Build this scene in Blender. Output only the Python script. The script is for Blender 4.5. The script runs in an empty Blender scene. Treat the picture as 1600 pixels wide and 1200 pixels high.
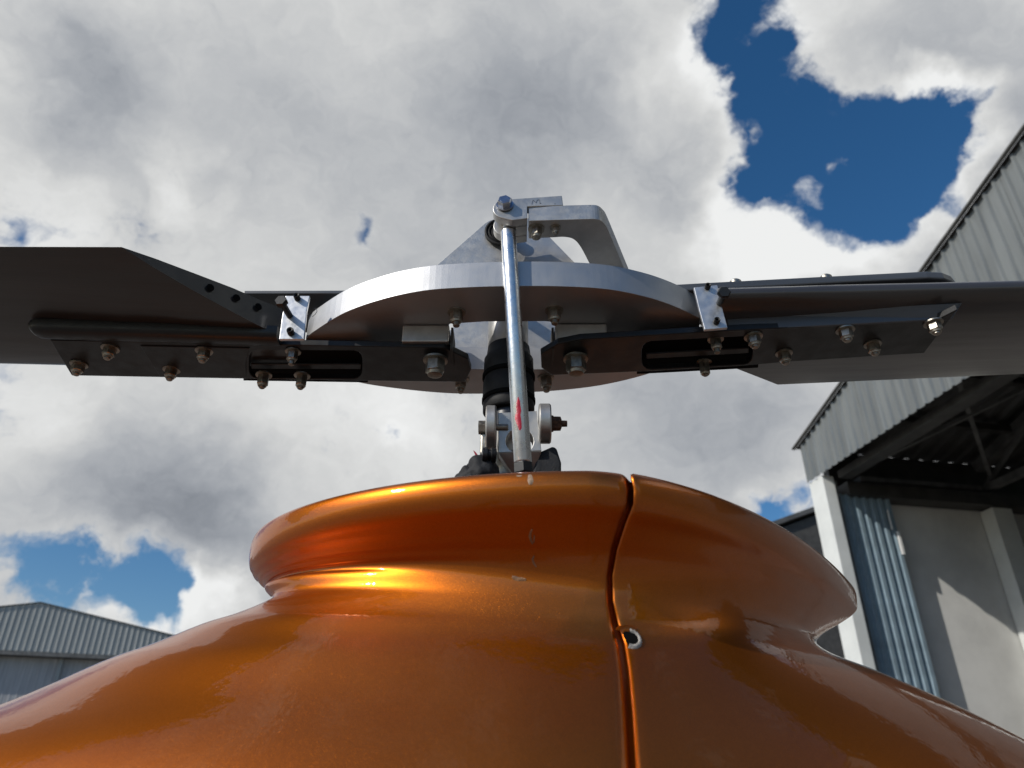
import bpy, bmesh, math, random
from mathutils import Vector, Matrix
from mathutils.noise import noise as pnoise
from math import sin, cos, tan, atan2, radians, pi, sqrt, exp
random.seed(7)
S = bpy.context.scene
COL = S.collection

# ------------------------------------------------------------------ camera, world, sun, exposure
CAMH = 1.5                      # eye height above the apron
PITCH = radians(28.8)
FPX = 1155.0                    # focal length in pixels of the 1600 px wide photograph
cam = bpy.data.cameras.new('camera'); camo = bpy.data.objects.new('camera', cam); COL.objects.link(camo)
camo.location = (0, 0, CAMH); camo.rotation_euler = (radians(90) + PITCH, 0, 0)
cam.sensor_width = 36; cam.lens = 36 * FPX / 1600
cam.clip_start = 0.01; cam.clip_end = 8000
cam.dof.use_dof = True; cam.dof.focus_distance = 0.70; cam.dof.aperture_fstop = 10.0
S.camera = camo
S.view_settings.view_transform = 'Standard'; S.view_settings.look = 'None'
S.view_settings.gamma = 1; S.view_settings.exposure = 0; S.view_settings.use_curve_mapping = False

SUN = Vector((-.70, -.46, .56)).normalized()
sl = bpy.data.lights.new('sun', 'SUN'); so = bpy.data.objects.new('sun', sl); COL.objects.link(so)
sl.energy = 3.3; sl.angle = radians(0.6); sl.color = (1, .95, .87)
so.rotation_euler = SUN.to_track_quat('Z', 'Y').to_euler()


def ray(px, py):
    """world direction through a place in the photograph (camera at the origin of the relative frame)"""
    cx = (px - 800) / FPX; cy = (600 - py) / FPX
    return Vector((cx, cos(PITCH) - cy * sin(PITCH), sin(PITCH) + cy * cos(PITCH)))


class NT:
    """tiny node-tree writer"""
    def __init__(s, nt): s.nt = nt; s.N = nt.nodes; s.L = nt.links
    def put(s, sock, v):
        if isinstance(v, bpy.types.NodeSocket): s.L.new(v, sock)
        elif v is not None: sock.default_value = v
    def node(s, t, **k):
        n = s.N.new(t)
        for a, b in k.items(): setattr(n, a, b)
        return n
    def math(s, op, a, b=None, c=None, clamp=False):
        n = s.node('ShaderNodeMath', operation=op, use_clamp=clamp)
        s.put(n.inputs[0], a); s.put(n.inputs[1], b)
        if c is not None: s.put(n.inputs[2], c)
        return n.outputs[0]
    def vmath(s, op, a, b=None, scale=None):
        n = s.node('ShaderNodeVectorMath', operation=op)
        s.put(n.inputs[0], a)
        if b is not None: s.put(n.inputs[1], b)
        if scale is not None: s.put(n.inputs['Scale'], scale)
        return n.outputs['Value'] if op in ('DISTANCE', 'DOT_PRODUCT', 'LENGTH') else n.outputs[0]
    def noise(s, vec, scale, detail=4, rough=.55, dist=0, color=False, lac=2.0):
        n = s.node('ShaderNodeTexNoise'); s.put(n.inputs['Vector'], vec)
        n.inputs['Scale'].default_value = scale; n.inputs['Detail'].default_value = detail
        n.inputs['Roughness'].default_value = rough; n.inputs['Distortion'].default_value = dist
        n.inputs['Lacunarity'].default_value = lac
        return n.outputs['Color'] if color else n.outputs['Fac']
    def rng(s, v, a, b, c=0., d=1., smooth=True):
        n = s.node('ShaderNodeMapRange', interpolation_type='SMOOTHSTEP' if smooth else 'LINEAR')
        s.put(n.inputs[0], v); n.inputs[1].default_value = a; n.inputs[2].default_value = b
        s.put(n.inputs[3], c); s.put(n.inputs[4], d)
        return n.outputs[0]
    def mix(s, f, a, b):
        n = s.node('ShaderNodeMix', data_type='RGBA')
        s.put(n.inputs[0], f); s.put(n.inputs[6], a); s.put(n.inputs[7], b)
        return n.outputs[2]
    def ramp(s, f, stops):
        n = s.node('ShaderNodeValToRGB'); s.put(n.inputs[0], f)
        e = n.color_ramp.elements
        while len(e) < len(stops): e.new(.5)
        for k, (p, c) in enumerate(stops): e[k].position = p; e[k].color = (*c, 1)
        return n.outputs[0]


world = bpy.data.worlds.new('World'); S.world = world; world.use_nodes = True
w = NT(world.node_tree); w.N.clear()
gen = w.node('ShaderNodeTexCoord').outputs['Generated']
sky = w.node('ShaderNodeTexSky', sky_type='NISHITA'); sky.sun_disc = False
sky.sun_elevation = math.asin(SUN.z); sky.sun_rotation = atan2(SUN.x, SUN.y)
sky.air_density = 1.0; sky.dust_density = .6; sky.ozone_density = 2.5
STR = .10
hs = w.node('ShaderNodeHueSaturation'); w.put(hs.inputs['Color'], sky.outputs[0])
hs.inputs['Saturation'].default_value = 1.30; hs.inputs['Value'].default_value = .97
skyc = hs.outputs[0]
warp1 = w.vmath('SUBTRACT', w.noise(gen, 3.5, 4, .6, color=True), (.5, .5, .5))
warp2 = w.vmath('SUBTRACT', w.noise(gen, 14, 6, .62, color=True), (.5, .5, .5))
wd = w.vmath('ADD', gen, w.vmath('SCALE', warp1, scale=.20))
wd = w.vmath('ADD', wd, w.vmath('SCALE', warp2, scale=.075))


def blobs(items, start):
    acc = start
    for (px, py, r, amp) in items:
        c = ray(px, py).normalized()
        d = w.vmath('DISTANCE', wd, tuple(c))
        m = w.rng(d, 0, r / FPX, amp, 0)
        acc = w.math('ADD', acc, m)
    return acc


stretch = w.vmath('MULTIPLY', wd, (1, 1, 1.5))
n1 = w.noise(stretch, 3.2, 6, .55)
n2 = w.noise(w.vmath('ADD', stretch, (3.1, 1.7, 5.2)), 9, 8, .6)
n3 = w.noise(w.vmath('ADD', stretch, (7.1, 4.7, 1.2)), 1.6, 3, .5)
# cover: how much cloud stands in a direction; the gaps are where the photograph shows blue
cov = w.math('ADD', w.math('MULTIPLY', w.math('SUBTRACT', n1, .5), 1.0), w.math('MULTIPLY', w.math('SUBTRACT', n2, .5), .9))
# the sky behind the camera is clearer: the metal mirrors blue there
sep = w.node('ShaderNodeSeparateXYZ'); w.put(sep.inputs[0], gen)
cov = w.math('ADD', cov, w.rng(sep.outputs[1], 0, .45, .05, .64))
cov = blobs([(1385, 230, 225, -.85), (1285, 220, 185, -.75), (1300, 285, 160, -.55), (1180, 55, 125, -.75), (1125, -30, 125, -.7),
             (1205, 150, 105, -.6), (1440, 250, 130, -.55), (1235, 320, 85, -.4),
             (240, 905, 105, -.8), (130, 900, 105, -.65), (60, 900, 80, -.5), (250, 955, 90, -.7), (180, 950, 95, -.6),
             (602, 735, 45, -.8), (570, 356, 32, -.45), (1230, 790, 70, -.8), (1180, 775, 60, -.5), (10, 360, 50, -.5),
             (640, 1180, 200, -.4), (-250, 500, 260, -.6), (1900, -100, 300, -.7), (500, -420, 300, -.6),
             (1430, 130, 75, .5), (1330, 90, 100, .55), (1470, 60, 160, .5), (700, 150, 500, .35), (1240, 400, 110, .5), (380, 930, 90, .9),
             (1050, 640, 330, .35), (1600, 220, 105, .9), (1510, 410, 110, .7), (1540, 150, 90, .5), (1050, 260, 140, .6), (1110, 130, 90, .6), (130, 110, 160, .8), (300, 760, 220, .5)], cov)
cov = w.math('MAXIMUM', cov, -.12)
cov = blobs([(1243, 318, 46, .46), (1200, 210, 40, .5), (1290, 268, 30, .5), (1290, 130, 60, .35), (165, 925, 45, .4), (1500, 205, 40, .3)], cov)
n4 = w.noise(w.vmath('ADD', stretch, (2.2, 9.1, 4.4)), 26, 8, .65, .6)
covf = w.math('ADD', cov, w.math('MULTIPLY', w.math('SUBTRACT', n4, .5), .62))
alpha = w.rng(covf, .08, .58)
# thickness shading: thin rims shine, thick bases are grey
thick = w.rng(cov, .35, 1.35)
br = w.math('SUBTRACT', .70, w.math('MULTIPLY', thick, .24))
br = w.math('ADD', br, w.math('MULTIPLY', w.math('SUBTRACT', n2, .5), .42))
br = w.math('ADD', br, w.math('MULTIPLY', w.math('SUBTRACT', n1, .5), .50))
br = w.math('ADD', br, w.math('MULTIPLY', w.math('SUBTRACT', n4, .5), .15))
br = w.math('ADD', br, w.math('MULTIPLY', w.math('SUBTRACT', n3, .5), .30))
br = blobs([(200, 110, 260, -.07), (80, 200, 200, -.05), (890, 150, 150, -.13), (760, 250, 180, -.10), (480, 200, 160, -.04),
            (100, 350, 110, .16), (310, 270, 90, .22), (420, 480, 160, -.02), (1120, 70, 130, .22), (1060, 130, 150, .10), (620, 50, 200, .06),
            (1180, 380, 130, .36), (1280, 380, 90, .22), (1430, 150, 60, .35), (1500, 60, 180, -.10), (1450, 390, 110, -.05),
            (150, 770, 260, -.17), (330, 830, 170, -.15), (60, 930, 120, -.16), (100, 90, 220, .16), (1200, 400, 120, .14), (1330, 400, 90, .12), (420, 660, 150, .14), (90, 620, 130, .14),
            (640, 690, 130, .12), (330, 940, 90, .5), (250, 980, 60, .35), (1080, 680, 260, -.13), (1180, 640, 160, -.08), (650, 430, 120, -.10),
            (560, 650, 120, .08), (1000, 480, 120, -.02)], br)
br = w.math('MAXIMUM', w.math('MINIMUM', br, .86), .13)
lowc = w.mix(w.rng(br, .15, .7), (.86, .94, 1.08, 1), (1.0, 1.01, 1.005, 1))
cc = w.vmath('SCALE', lowc, scale=w.math('MULTIPLY', br, 1 / STR))
skymix = w.mix(alpha, skyc, cc)
bg = w.node('ShaderNodeBackground'); w.put(bg.inputs[0], skymix); bg.inputs[1].default_value = STR
w.L.new(bg.outputs[0], w.node('ShaderNodeOutputWorld').inputs[0])


# ------------------------------------------------------------------ materials
def mat(name, col, rough=.5, metal=0., coat=0., bump=0., bscale=40., var=.0, vscale=8., rvar=0., stretch=None, flake=0., coat_rough=.03, spots=None, spec=.5):
    m = bpy.data.materials.new(name); m.use_nodes = True
    t = NT(m.node_tree); b = t.N['Principled BSDF']
    oc = t.node('ShaderNodeTexCoord').outputs['Object']
    vec = oc if not stretch else t.vmath('MULTIPLY', oc, stretch)
    c = (*col, 1)
    if var:
        n = t.noise(vec, vscale, 6, .62)
        lo = tuple(max(0, x * (1 - var)) for x in col) + (1,); hi = tuple(min(1, x * (1 + var)) for x in col) + (1,)
        c = t.mix(t.rng(n, .3, .7), lo, hi)
    if flake:
        v = t.node('ShaderNodeTexVoronoi'); t.put(v.inputs['Vector'], oc); v.inputs['Scale'].default_value = 1100
        f = t.math('MULTIPLY', t.math('SUBTRACT', t.vmath('DOT_PRODUCT', v.outputs['Color'], (.33, .33, .33)), .5), flake)
        base = c
        c = t.vmath('SCALE', base, scale=t.math('ADD', 1.0, f)) if isinstance(base, bpy.types.NodeSocket) else None
    if spots:                                   # (colour, scale, threshold): stains and scuffs
        n = t.noise(oc, spots[1], 7, .7)
        f = t.rng(n, spots[2], spots[2] + .06)
        c = t.mix(f, c, (*spots[0], 1))
    t.put(b.inputs['Base Color'], c)
    r = rough
    if rvar:
        r = t.rng(t.noise(vec, vscale * 2.3, 5, .6), .3, .7, rough - rvar, rough + rvar)
    t.put(b.inputs['Roughness'], r)
    b.inputs['Metallic'].default_value = metal
    b.inputs['Specular IOR Level'].default_value = spec
    b.inputs['Coat Weight'].default_value = coat; b.inputs['Coat Roughness'].default_value = coat_rough
    if bump:
        bn = t.node('ShaderNodeBump'); bn.inputs['Strength'].default_value = 1; bn.inputs['Distance'].default_value = bump
        t.put(bn.inputs['Height'], t.noise(vec, bscale, 4, .6)); t.L.new(bn.outputs[0], b.inputs['Normal'])
    return m


M_ALU = mat('machined_aluminium', (.45, .455, .465), .53, 1., bump=.00006, bscale=900, var=.035, vscale=30, rvar=.03, spots=((.40, .39, .37), 55, .70))
M_ALU2 = mat('rough_aluminium', (.50, .49, .47), .48, .9, bump=.00012, bscale=500, var=.09, vscale=60, rvar=.05, spots=((.20, .19, .17), 60, .67))
M_BRK = mat('bracket_aluminium', (.60, .61, .63), .46, .85, bump=.00015, bscale=200, var=.12, vscale=60, rvar=.08, spots=((.36, .37, .39), 90, .66))
M_TUBE = mat('polished_tube', (.66, .67, .68), .31, 1., bump=.00008, bscale=400, var=.07, vscale=60, rvar=.06, spots=((.25, .26, .27), 300, .72))
M_STEEL = mat('zinc_steel', (.33, .31, .27), .46, 1., var=.25, vscale=150, rvar=.1, bump=.0001, bscale=900)
M_BOLTHEAD = mat('blued_bolt', (.42, .44, .50), .28, 1., var=.1, vscale=200)
M_RUST = mat('rusty_steel', (.12, .06, .035), .7, .4, var=.5, vscale=300, bump=.0004, bscale=600)
M_BLACK = mat('black_paint', (.008, .0085, .0095), .42, coat=.1, coat_rough=.25, spec=.35, var=.3, vscale=20, bump=.0001, bscale=220, rvar=.08)
M_BLADE = mat('blade_paint', (.020, .0185, .018), .36, coat=.3, coat_rough=.15, spec=.4, var=.25, vscale=9, stretch=(.25, 3, 3), bump=.00012, bscale=60, rvar=.06, spots=((.024, .022, .02), 26, .66))
M_BLADE2 = mat('lit_blade_paint', (.040, .037, .036), .36, coat=.5, coat_rough=.14, var=.25, vscale=9, stretch=(.25, 3, 3), bump=.00012, bscale=60, rvar=.06, spots=((.06, .052, .046), 26, .64))  # blade paint made lighter for the light on the right blade's nose
M_EDGE = mat('blade_edge_paint', (.066, .072, .082), .36, coat=.3, coat_rough=.15, var=.2, vscale=14, stretch=(.2, 3, 3), rvar=.06)
M_RUBBER = mat('black_rubber', (.012, .012, .013), .62, spec=.3, var=.3, vscale=40, bump=.0006, bscale=90)
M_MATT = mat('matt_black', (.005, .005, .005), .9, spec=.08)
M_SLEEVE = mat('dark_blue_sleeve', (.008, .010, .018), .35)
M_CLOTH = mat('grey_boot', (.014, .015, .018), .75, var=.35, vscale=60, bump=.001, bscale=150)
M_RED = mat('red_paint', (.42, .012, .03), .35, var=.3, vscale=200, bump=.0003, bscale=500)
M_INK = mat('black_ink', (.03, .035, .06), .6)
M_PRIMER = mat('bare_fibreglass', (.38, .36, .33), .75, var=.4, vscale=320, bump=.0012, bscale=600)
M_CONC = mat('concrete', (.175, .160, .142), .9, var=.25, vscale=.8, bump=.004, bscale=25)
M_CLADL = mat('grey_cladding', (.30, .315, .31), .5, .25, var=.12, vscale=.8, stretch=(3, 3, .3), rvar=.06)
M_CLADR = mat('pale_cladding', (.20, .213, .21), .42, .35, var=.16, vscale=1.1, stretch=(4, 4, .4), rvar=.08, spots=((.15, .15, .14), 3, .66))
M_WHITE = mat('white_steel', (.66, .68, .66), .5, var=.07, vscale=2, rvar=.05)
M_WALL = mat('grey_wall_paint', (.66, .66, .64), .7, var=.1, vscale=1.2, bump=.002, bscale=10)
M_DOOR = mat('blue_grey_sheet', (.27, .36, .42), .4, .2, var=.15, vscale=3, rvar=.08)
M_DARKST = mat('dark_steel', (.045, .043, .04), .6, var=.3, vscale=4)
M_MIDST = mat('grey_steel', (.13, .13, .125), .6, var=.3, vscale=4)
M_ROOF = mat('roof_sheet', (.085, .085, .083), .55, .2, var=.2, vscale=1.5)
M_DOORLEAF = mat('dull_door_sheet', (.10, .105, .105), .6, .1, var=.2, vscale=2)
M_GAPWHITE = mat('gap_white', (.8, .8, .78), .4)
M_GREYPANEL = mat('grey_panel', (.36, .365, .375), .6, var=.12, vscale=1.5, stretch=(4, 4, .4))


def orange():
    m = bpy.data.materials.new('orange_pearl_paint'); m.use_nodes = True
    t = NT(m.node_tree); b = t.N['Principled BSDF']
    oc = t.node('ShaderNodeTexCoord').outputs['Object']
    n = t.noise(oc, 5, 5, .6)
    c = t.mix(t.rng(n, .3, .7), (.46, .112, .003, 1), (.52, .134, .004, 1))
    v = t.node('ShaderNodeTexVoronoi'); t.put(v.inputs['Vector'], oc); v.inputs['Scale'].default_value = 1900
    f = t.math('ADD', .84, t.math('MULTIPLY', t.vmath('DOT_PRODUCT', v.outputs['Color'], (.333, .333, .333)), .32))
    c = t.vmath('SCALE', c, scale=f)
    # small scuffs where dust sits in the clear coat
    sc = t.rng(t.noise(oc, 140, 6, .75), .74, .78)
    c = t.mix(t.math('MULTIPLY', sc, .5), c, (.45, .33, .25, 1))
    # dust and fly specks
    sp = t.rng(t.noise(oc, 520, 2, .5), .765, .79)
    c = t.mix(t.math('MULTIPLY', sp, .6), c, (.16, .11, .08, 1))
    t.put(b.inputs['Base Color'], c)
    b.inputs['Metallic'].default_value = .95; b.inputs['Roughness'].default_value = .38
    b.inputs['Coat Weight'].default_value = .85; b.inputs['Coat Roughness'].default_value = .035
    b.inputs['Coat IOR'].default_value = 1.46
    # flake normals under the coat, orange peel in the coat itself
    bn = t.node('ShaderNodeBump'); bn.inputs['Distance'].default_value = .00003; bn.inputs['Strength'].default_value = 1
    t.put(bn.inputs['Height'], t.vmath('DOT_PRODUCT', v.outputs['Color'], (.333, .333, .333)))
    t.L.new(bn.outputs[0], b.inputs['Normal'])
    b2 = t.node('ShaderNodeBump'); b2.inputs['Distance'].default_value = .00016; b2.inputs['Strength'].default_value = 1
    h = t.math('ADD', t.noise(oc, 150, 2, .5), t.math('MULTIPLY', t.noise(oc, 7, 2, .5), 4.0))
    t.put(b2.inputs['Height'], h)
    t.L.new(b2.outputs[0], b.inputs['Coat Normal'])
    return m


M_ORANGE = orange()

# ------------------------------------------------------------------ helpers
WP = {}


def rel(v): return Vector((v[0], v[1], v[2] + CAMH))


def onz(px, py, z):
    d = ray(px, py); return d * (z / d.z)


def ony(px, py, y):
    d = ray(px, py); return d * (y / d.y)


def onpl(px, py, p0, n):
    d = ray(px, py); return d * (Vector(p0).dot(n) / d.dot(n))


def link(name, me, parent=None, m=None, loc=None, smooth=False):
    o = bpy.data.objects.new(name, me); COL.objects.link(o)
    loc = Vector(loc) if loc is not None else Vector((0, 0, 0))
    WP[o.name] = loc
    if parent is not None:
        o.parent = parent; o.location = loc - WP[parent.name]
    else:
        o.location = loc
    if m is not None and me is not None and len(me.materials) == 0: me.materials.append(m)
    return o


def build(name, bm, m, parent=None, smooth=False, bevel=0., seg=2, relc=True, auto=None):
    """mesh whose points are in the camera-height frame (relc) or in the world; its origin goes to its own middle"""
    if relc: bmesh.ops.translate(bm, verts=bm.verts, vec=(0, 0, CAMH))
    lo = Vector([min(v.co[i] for v in bm.verts) for i in range(3)]); hi = Vector([max(v.co[i] for v in bm.verts) for i in range(3)])
    c = (lo + hi) / 2
    bmesh.ops.translate(bm, verts=bm.verts, vec=-c)
    bmesh.ops.recalc_face_normals(bm, faces=bm.faces)
    me = bpy.data.meshes.new(name); bm.to_mesh(me); bm.free()
    if smooth or auto:
        for p in me.polygons: p.use_smooth = True
    if auto: me.set_sharp_from_angle(angle=radians(auto))
    o = link(name, me, parent, m, c)
    if bevel:
        b = o.modifiers.new('bevel', 'BEVEL'); b.width = bevel; b.segments = seg; b.limit_method = 'ANGLE'; b.angle_limit = radians(35)
        b.harden_normals = False
    return o


def empty(name, loc, label, cat, group=None, kind=None):
    o = bpy.data.objects.new(name, None); COL.objects.link(o); o.location = loc; WP[o.name] = Vector(loc)
    o.empty_display_size = .1
    o['label'] = label; o['category'] = cat
    if group: o['group'] = group
    return o


def prism(outer, vec, holes=(), bm=None):
    """closed outline (3-D points) with holes, pushed along vec"""
    bm = bm or bmesh.new()
    new = []
    edges = []
    for loop in [outer, *holes]:
        vs = [bm.verts.new(p) for p in loop]; new += vs
        edges += [bm.edges.new((vs[i], vs[(i + 1) % len(vs)])) for i in range(len(vs))]
    if not holes:
        fs = [bm.faces.new(new)]
    else:
        r = bmesh.ops.triangle_fill(bm, use_beauty=True, use_dissolve=False, edges=edges)
        fs = [g for g in r['geom'] if isinstance(g, bmesh.types.BMFace)]
    r = bmesh.ops.extrude_face_region(bm, geom=fs, use_keep_orig=True)
    bmesh.ops.translate(bm, verts=[g for g in r['geom'] if isinstance(g, bmesh.types.BMVert)], vec=Vector(vec))
    return bm


def frame(axis):
    a = Vector(axis).normalized()
    u = a.cross(Vector((0, 0, 1)) if abs(a.z) < .9 else Vector((1, 0, 0))).normalized()
    return a, u, a.cross(u)


def lathe(p0, axis, prof, n=32, bm=None, phase=0.):
    """prof: list of (distance along axis, radius)"""
    bm = bm or bmesh.new(); a, u, v = frame(axis); p0 = Vector(p0); rings = []
    for (d, r) in prof:
        rings.append([bm.verts.new(p0 + a * d + (u * cos(phase + 2 * pi * k / n) + v * sin(phase + 2 * pi * k / n)) * max(r, 1e-5)) for k in range(n)])
    for i in range(len(rings) - 1):
        for k in range(n):
            bm.faces.new((rings[i][k], rings[i][(k + 1) % n], rings[i + 1][(k + 1) % n], rings[i + 1][k]))
    bm.faces.new(rings[0][::-1]); bm.faces.new(rings[-1])
    return bm


def box(c, sx, sy, sz, X=(1, 0, 0), Y=(0, 1, 0), Z=(0, 0, 1), bm=None):
    bm = bm or bmesh.new(); c = Vector(c); X = Vector(X) * sx / 2; Y = Vector(Y) * sy / 2; Z = Vector(Z) * sz / 2
    v = [bm.verts.new(c + X * i + Y * j + Z * k) for k in (-1, 1) for j in (-1, 1) for i in (-1, 1)]
    for f in ((0, 1, 3, 2), (4, 6, 7, 5), (0, 4, 5, 1), (2, 3, 7, 6), (0, 2, 6, 4), (1, 5, 7, 3)): bm.faces.new([v[i] for i in f])
    return bm


def smoothline(pts, n=6):
    """Catmull-Rom through open points"""
    out = []; P = [pts[0]] + list(pts) + [pts[-1]]
    for i in range(1, len(P) - 2):
        for k in range(n):
            t = k / n; a, b, c, d = [Vector(q) for q in P[i - 1:i + 3]]
            out.append(.5 * ((2 * b) + (c - a) * t + (2 * a - 5 * b + 4 * c - d) * t * t + (3 * b - a - 3 * c + d) * t ** 3))
    out.append(Vector(pts[-1])); return out


BOLTS = {}


def bolt_mesh(r, nh, stub, mtl, washer=1.4):
    key = (r, nh, stub, mtl.name, washer)
    if key in BOLTS: return BOLTS[key]
    bm = bmesh.new()
    lathe((0, 0, 0), (0, 0, -1), [(0, r * washer), (r * .22, r * washer), (r * .24, r * .9)], 28, bm)
    a0 = r * .24
    lathe((0, 0, 0), (0, 0, -1), [(a0, r * .95), (a0 + r * .12, r * 1.0), (a0 + nh - r * .1, r * 1.0), (a0 + nh, r * .86)], 6, bm)
    lathe((0, 0, 0), (0, 0, -1), [(a0 + nh, r * .82), (a0 + nh + r * .28, r * .72), (a0 + nh + r * .32, r * .5)], 24, bm)
    if stub: lathe((0, 0, 0), (0, 0, -1), [(a0 + nh + r * .2, r * .52), (a0 + nh + stub - r * .1, r * .52), (a0 + nh + stub, r * .42)], 20, bm)
    bmesh.ops.recalc_face_normals(bm, faces=bm.faces)
    me = bpy.data.meshes.new('bolt'); bm.to_mesh(me); bm.free(); me.materials.append(mtl)
    for p in me.polygons: p.use_smooth = True
    me.set_sharp_from_angle(angle=radians(28))
    BOLTS[key] = me; return me


def bolt(parent, px, py, zplane, r=.0064, nh=.008, stub=.005, m=None, name='bolt', washer=1.4, up=None):
    """hanging nut: its middle shows at (px, py), its washer sits against the surface at zplane"""
    p = onz(px, py, zplane - nh * .55); p.z = zplane
    if up is not None: p = up
    o = link(name, bolt_mesh(r, nh, stub, m or M_STEEL, washer), parent, None, rel(p))
    o.rotation_euler = (random.uniform(-.03, .03), random.uniform(-.03, .03), random.uniform(0, 1.04))
    return o


# ------------------------------------------------------------------ ground
bm = bmesh.new()
g = 900
for v in ((-g, -g), (g, -g), (g, g), (-g, g)): bm.verts.new((v[0], v[1], 0))
bm.faces.new(bm.verts[:])
gr = build('ground', bm, M_CONC, relc=False); gr['kind'] = 'structure'


# ------------------------------------------------------------------ hangars
def corr_sheet(O, U, t0, t1, zb, ztop, pitch, depth, N, thick=.003):
    """upright ribbed sheet from t0 to t1 along U; zb and ztop are functions of t; N is its outward normal"""
    bm = bmesh.new(); prof = ((0, 0), (.30, 0), (.42, 1), (.58, 1), (.70, 0))
    ts = []
    k0 = int(math.floor(t0 / pitch)) - 1; k1 = int(math.ceil(t1 / pitch)) + 1
    for k in range(k0, k1):
        for (f, d) in prof:
            t = (k + f) * pitch
            if t0 - 1e-6 <= t <= t1 + 1e-6: ts.append((t, d))
    if ts[-1][0] < t1 - 1e-3: ts.append((t1, 0))
    prev = None
    for (t, d) in ts:
        p = Vector(O) + Vector(U) * t + Vector(N) * d * depth
        a = bm.verts.new((p.x, p.y, zb(t))); b = bm.verts.new((p.x, p.y, ztop(t)))
        if prev: bm.faces.new((prev[0], a, b, prev[1]))
        prev = (a, b)
    return bm


def hangar(name, label, C0, a, b, W, peak_t, eave_top, slope, fascia_bot, deep, clad, pitch, rib, sheet_w, vis):
    """gable building. C0: corner at t=0 on the apron, a: along the gable front, b: inwards. heights are world metres"""
    C0 = Vector(C0); a = Vector((*a, 0)).normalized(); b = Vector((*b, 0)).normalized(); Z = Vector((0, 0, 1))
    h = empty(name, C0, label, 'hangar')
    top = lambda t: eave_top + slope * (t if t < peak_t else 2 * peak_t - t)
    n = int(math.ceil(W / sheet_w))
    for k in range(n):
        t0 = k * sheet_w; t1 = min(W, t0 + sheet_w)
        o = build('cladding_sheet', corr_sheet(C0 - b * .004 * (k % 2), a, t0, t1, lambda t: fascia_bot, top, pitch, rib, -b), clad, h, relc=False)
    # the roof: ribbed sheets running down both slopes, seen from below inside the building
    for side in (0, 1):
        bm = bmesh.new(); prev = None; s = -.045; i = 0
        tA, tB = (0, peak_t) if side == 0 else (peak_t, W)
        while s <= deep:
            d = .05 if i % 4 in (1, 2) else 0
            r = []
            for t in (tA - (.15 if side == 0 else 0), tB + (.15 if side else 0)):
                p = C0 + a * t + b * s
                tt = min(max(t, -.2), W + .2)
                r.append(bm.verts.new((p.x, p.y, eave_top + slope * (tt if tt < peak_t else 2 * peak_t - tt) + .03 + d)))
            if prev: bm.faces.new((prev[0], prev[1], r[1], r[0]))
            prev = r; i += 1; s += (.10, .06, .10, .06)[i % 4]
        build('roof', bm, M_ROOF, h, relc=False)
    # barge flashing along the gable's top edge
    for (t0, t1) in ((-.1, peak_t), (peak_t, W + .1)):
        p0 = C0 + a * t0 - b * .09; p1 = C0 + a * t1 - b * .09
        z0 = top(t0) if t0 > 0 else eave_top + slope * t0
        z1 = top(t1) if t1 <= W else eave_top - .02
        d = (Vector((p1.x, p1.y, z1)) - Vector((p0.x, p0.y, z0))); L = d.length; d.normalize(); nn = d.cross(b).normalized()
        mid = (Vector((p0.x, p0.y, z0)) + Vector((p1.x, p1.y, z1))) / 2 + Z * .05
        build('barge_flashing', box(mid - Z * .02, L, .06, .022, d, b, nn), M_MIDST, h, relc=False)
    return h, C0, a, b, top


# right hangar: its door side runs towards the camera on the right
RC = (5.28, 12.43, 0)
hr, C0, a, b, rtop = hangar('hangar', 'tall pale grey hangar on the right with open doorway and white corner column', RC, (.197, -.9804), (.9804, .197),
                            22, 11, 7.0, .284, 6.31, 24, M_CLADR, .18, .036, .90, None)
Z = Vector((0, 0, 1))


def hb(name, t0, t1, s0, s1, z0, z1, m, parent=hr, bevel=0.):
    c = C0 + a * (t0 + t1) / 2 + b * (s0 + s1) / 2 + Z * (z0 + z1) / 2
    return build(name, box(c, t1 - t0, s1 - s0, z1 - z0, a, b, Z), m, parent, relc=False, bevel=bevel)


def hbeam(name, P, Q, w_, m, parent=hr):
    P = C0 + a * P[0] + b * P[1] + Z * P[2]; Q = C0 + a * Q[0] + b * Q[1] + Z * Q[2]
    d = Q - P; L = d.length; d.normalize(); _, u, v = frame(d)
    return build(name, box((P + Q) / 2, L, w_, w_, d, u, v), m, parent, relc=False)


hb('corner_column', .01, .42, .02, .24, 0, 6.30, M_WHITE, bevel=.01)
hb('door_jamb', .02, .36, .25, .33, 0, 6.25, M_MIDST)
hb('column', .0, .30, 3.42, 3.84, 0, 6.0, M_WHITE, bevel=.01)
hb('column', .0, .30, 9.6, 10.0, 0, 6.0, M_WHITE)
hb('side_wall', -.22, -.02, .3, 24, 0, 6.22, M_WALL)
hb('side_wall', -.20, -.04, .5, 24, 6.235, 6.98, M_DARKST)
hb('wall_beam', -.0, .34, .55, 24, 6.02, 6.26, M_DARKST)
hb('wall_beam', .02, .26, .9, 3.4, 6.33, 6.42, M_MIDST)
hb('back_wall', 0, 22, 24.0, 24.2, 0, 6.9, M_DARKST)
hb('side_wall', 22.02, 22.2, 0, 24, 0, 6.95, M_WALL)
hb('corner_column', 21.53, 21.98, .02, .24, 0, 6.30, M_WHITE)
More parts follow.
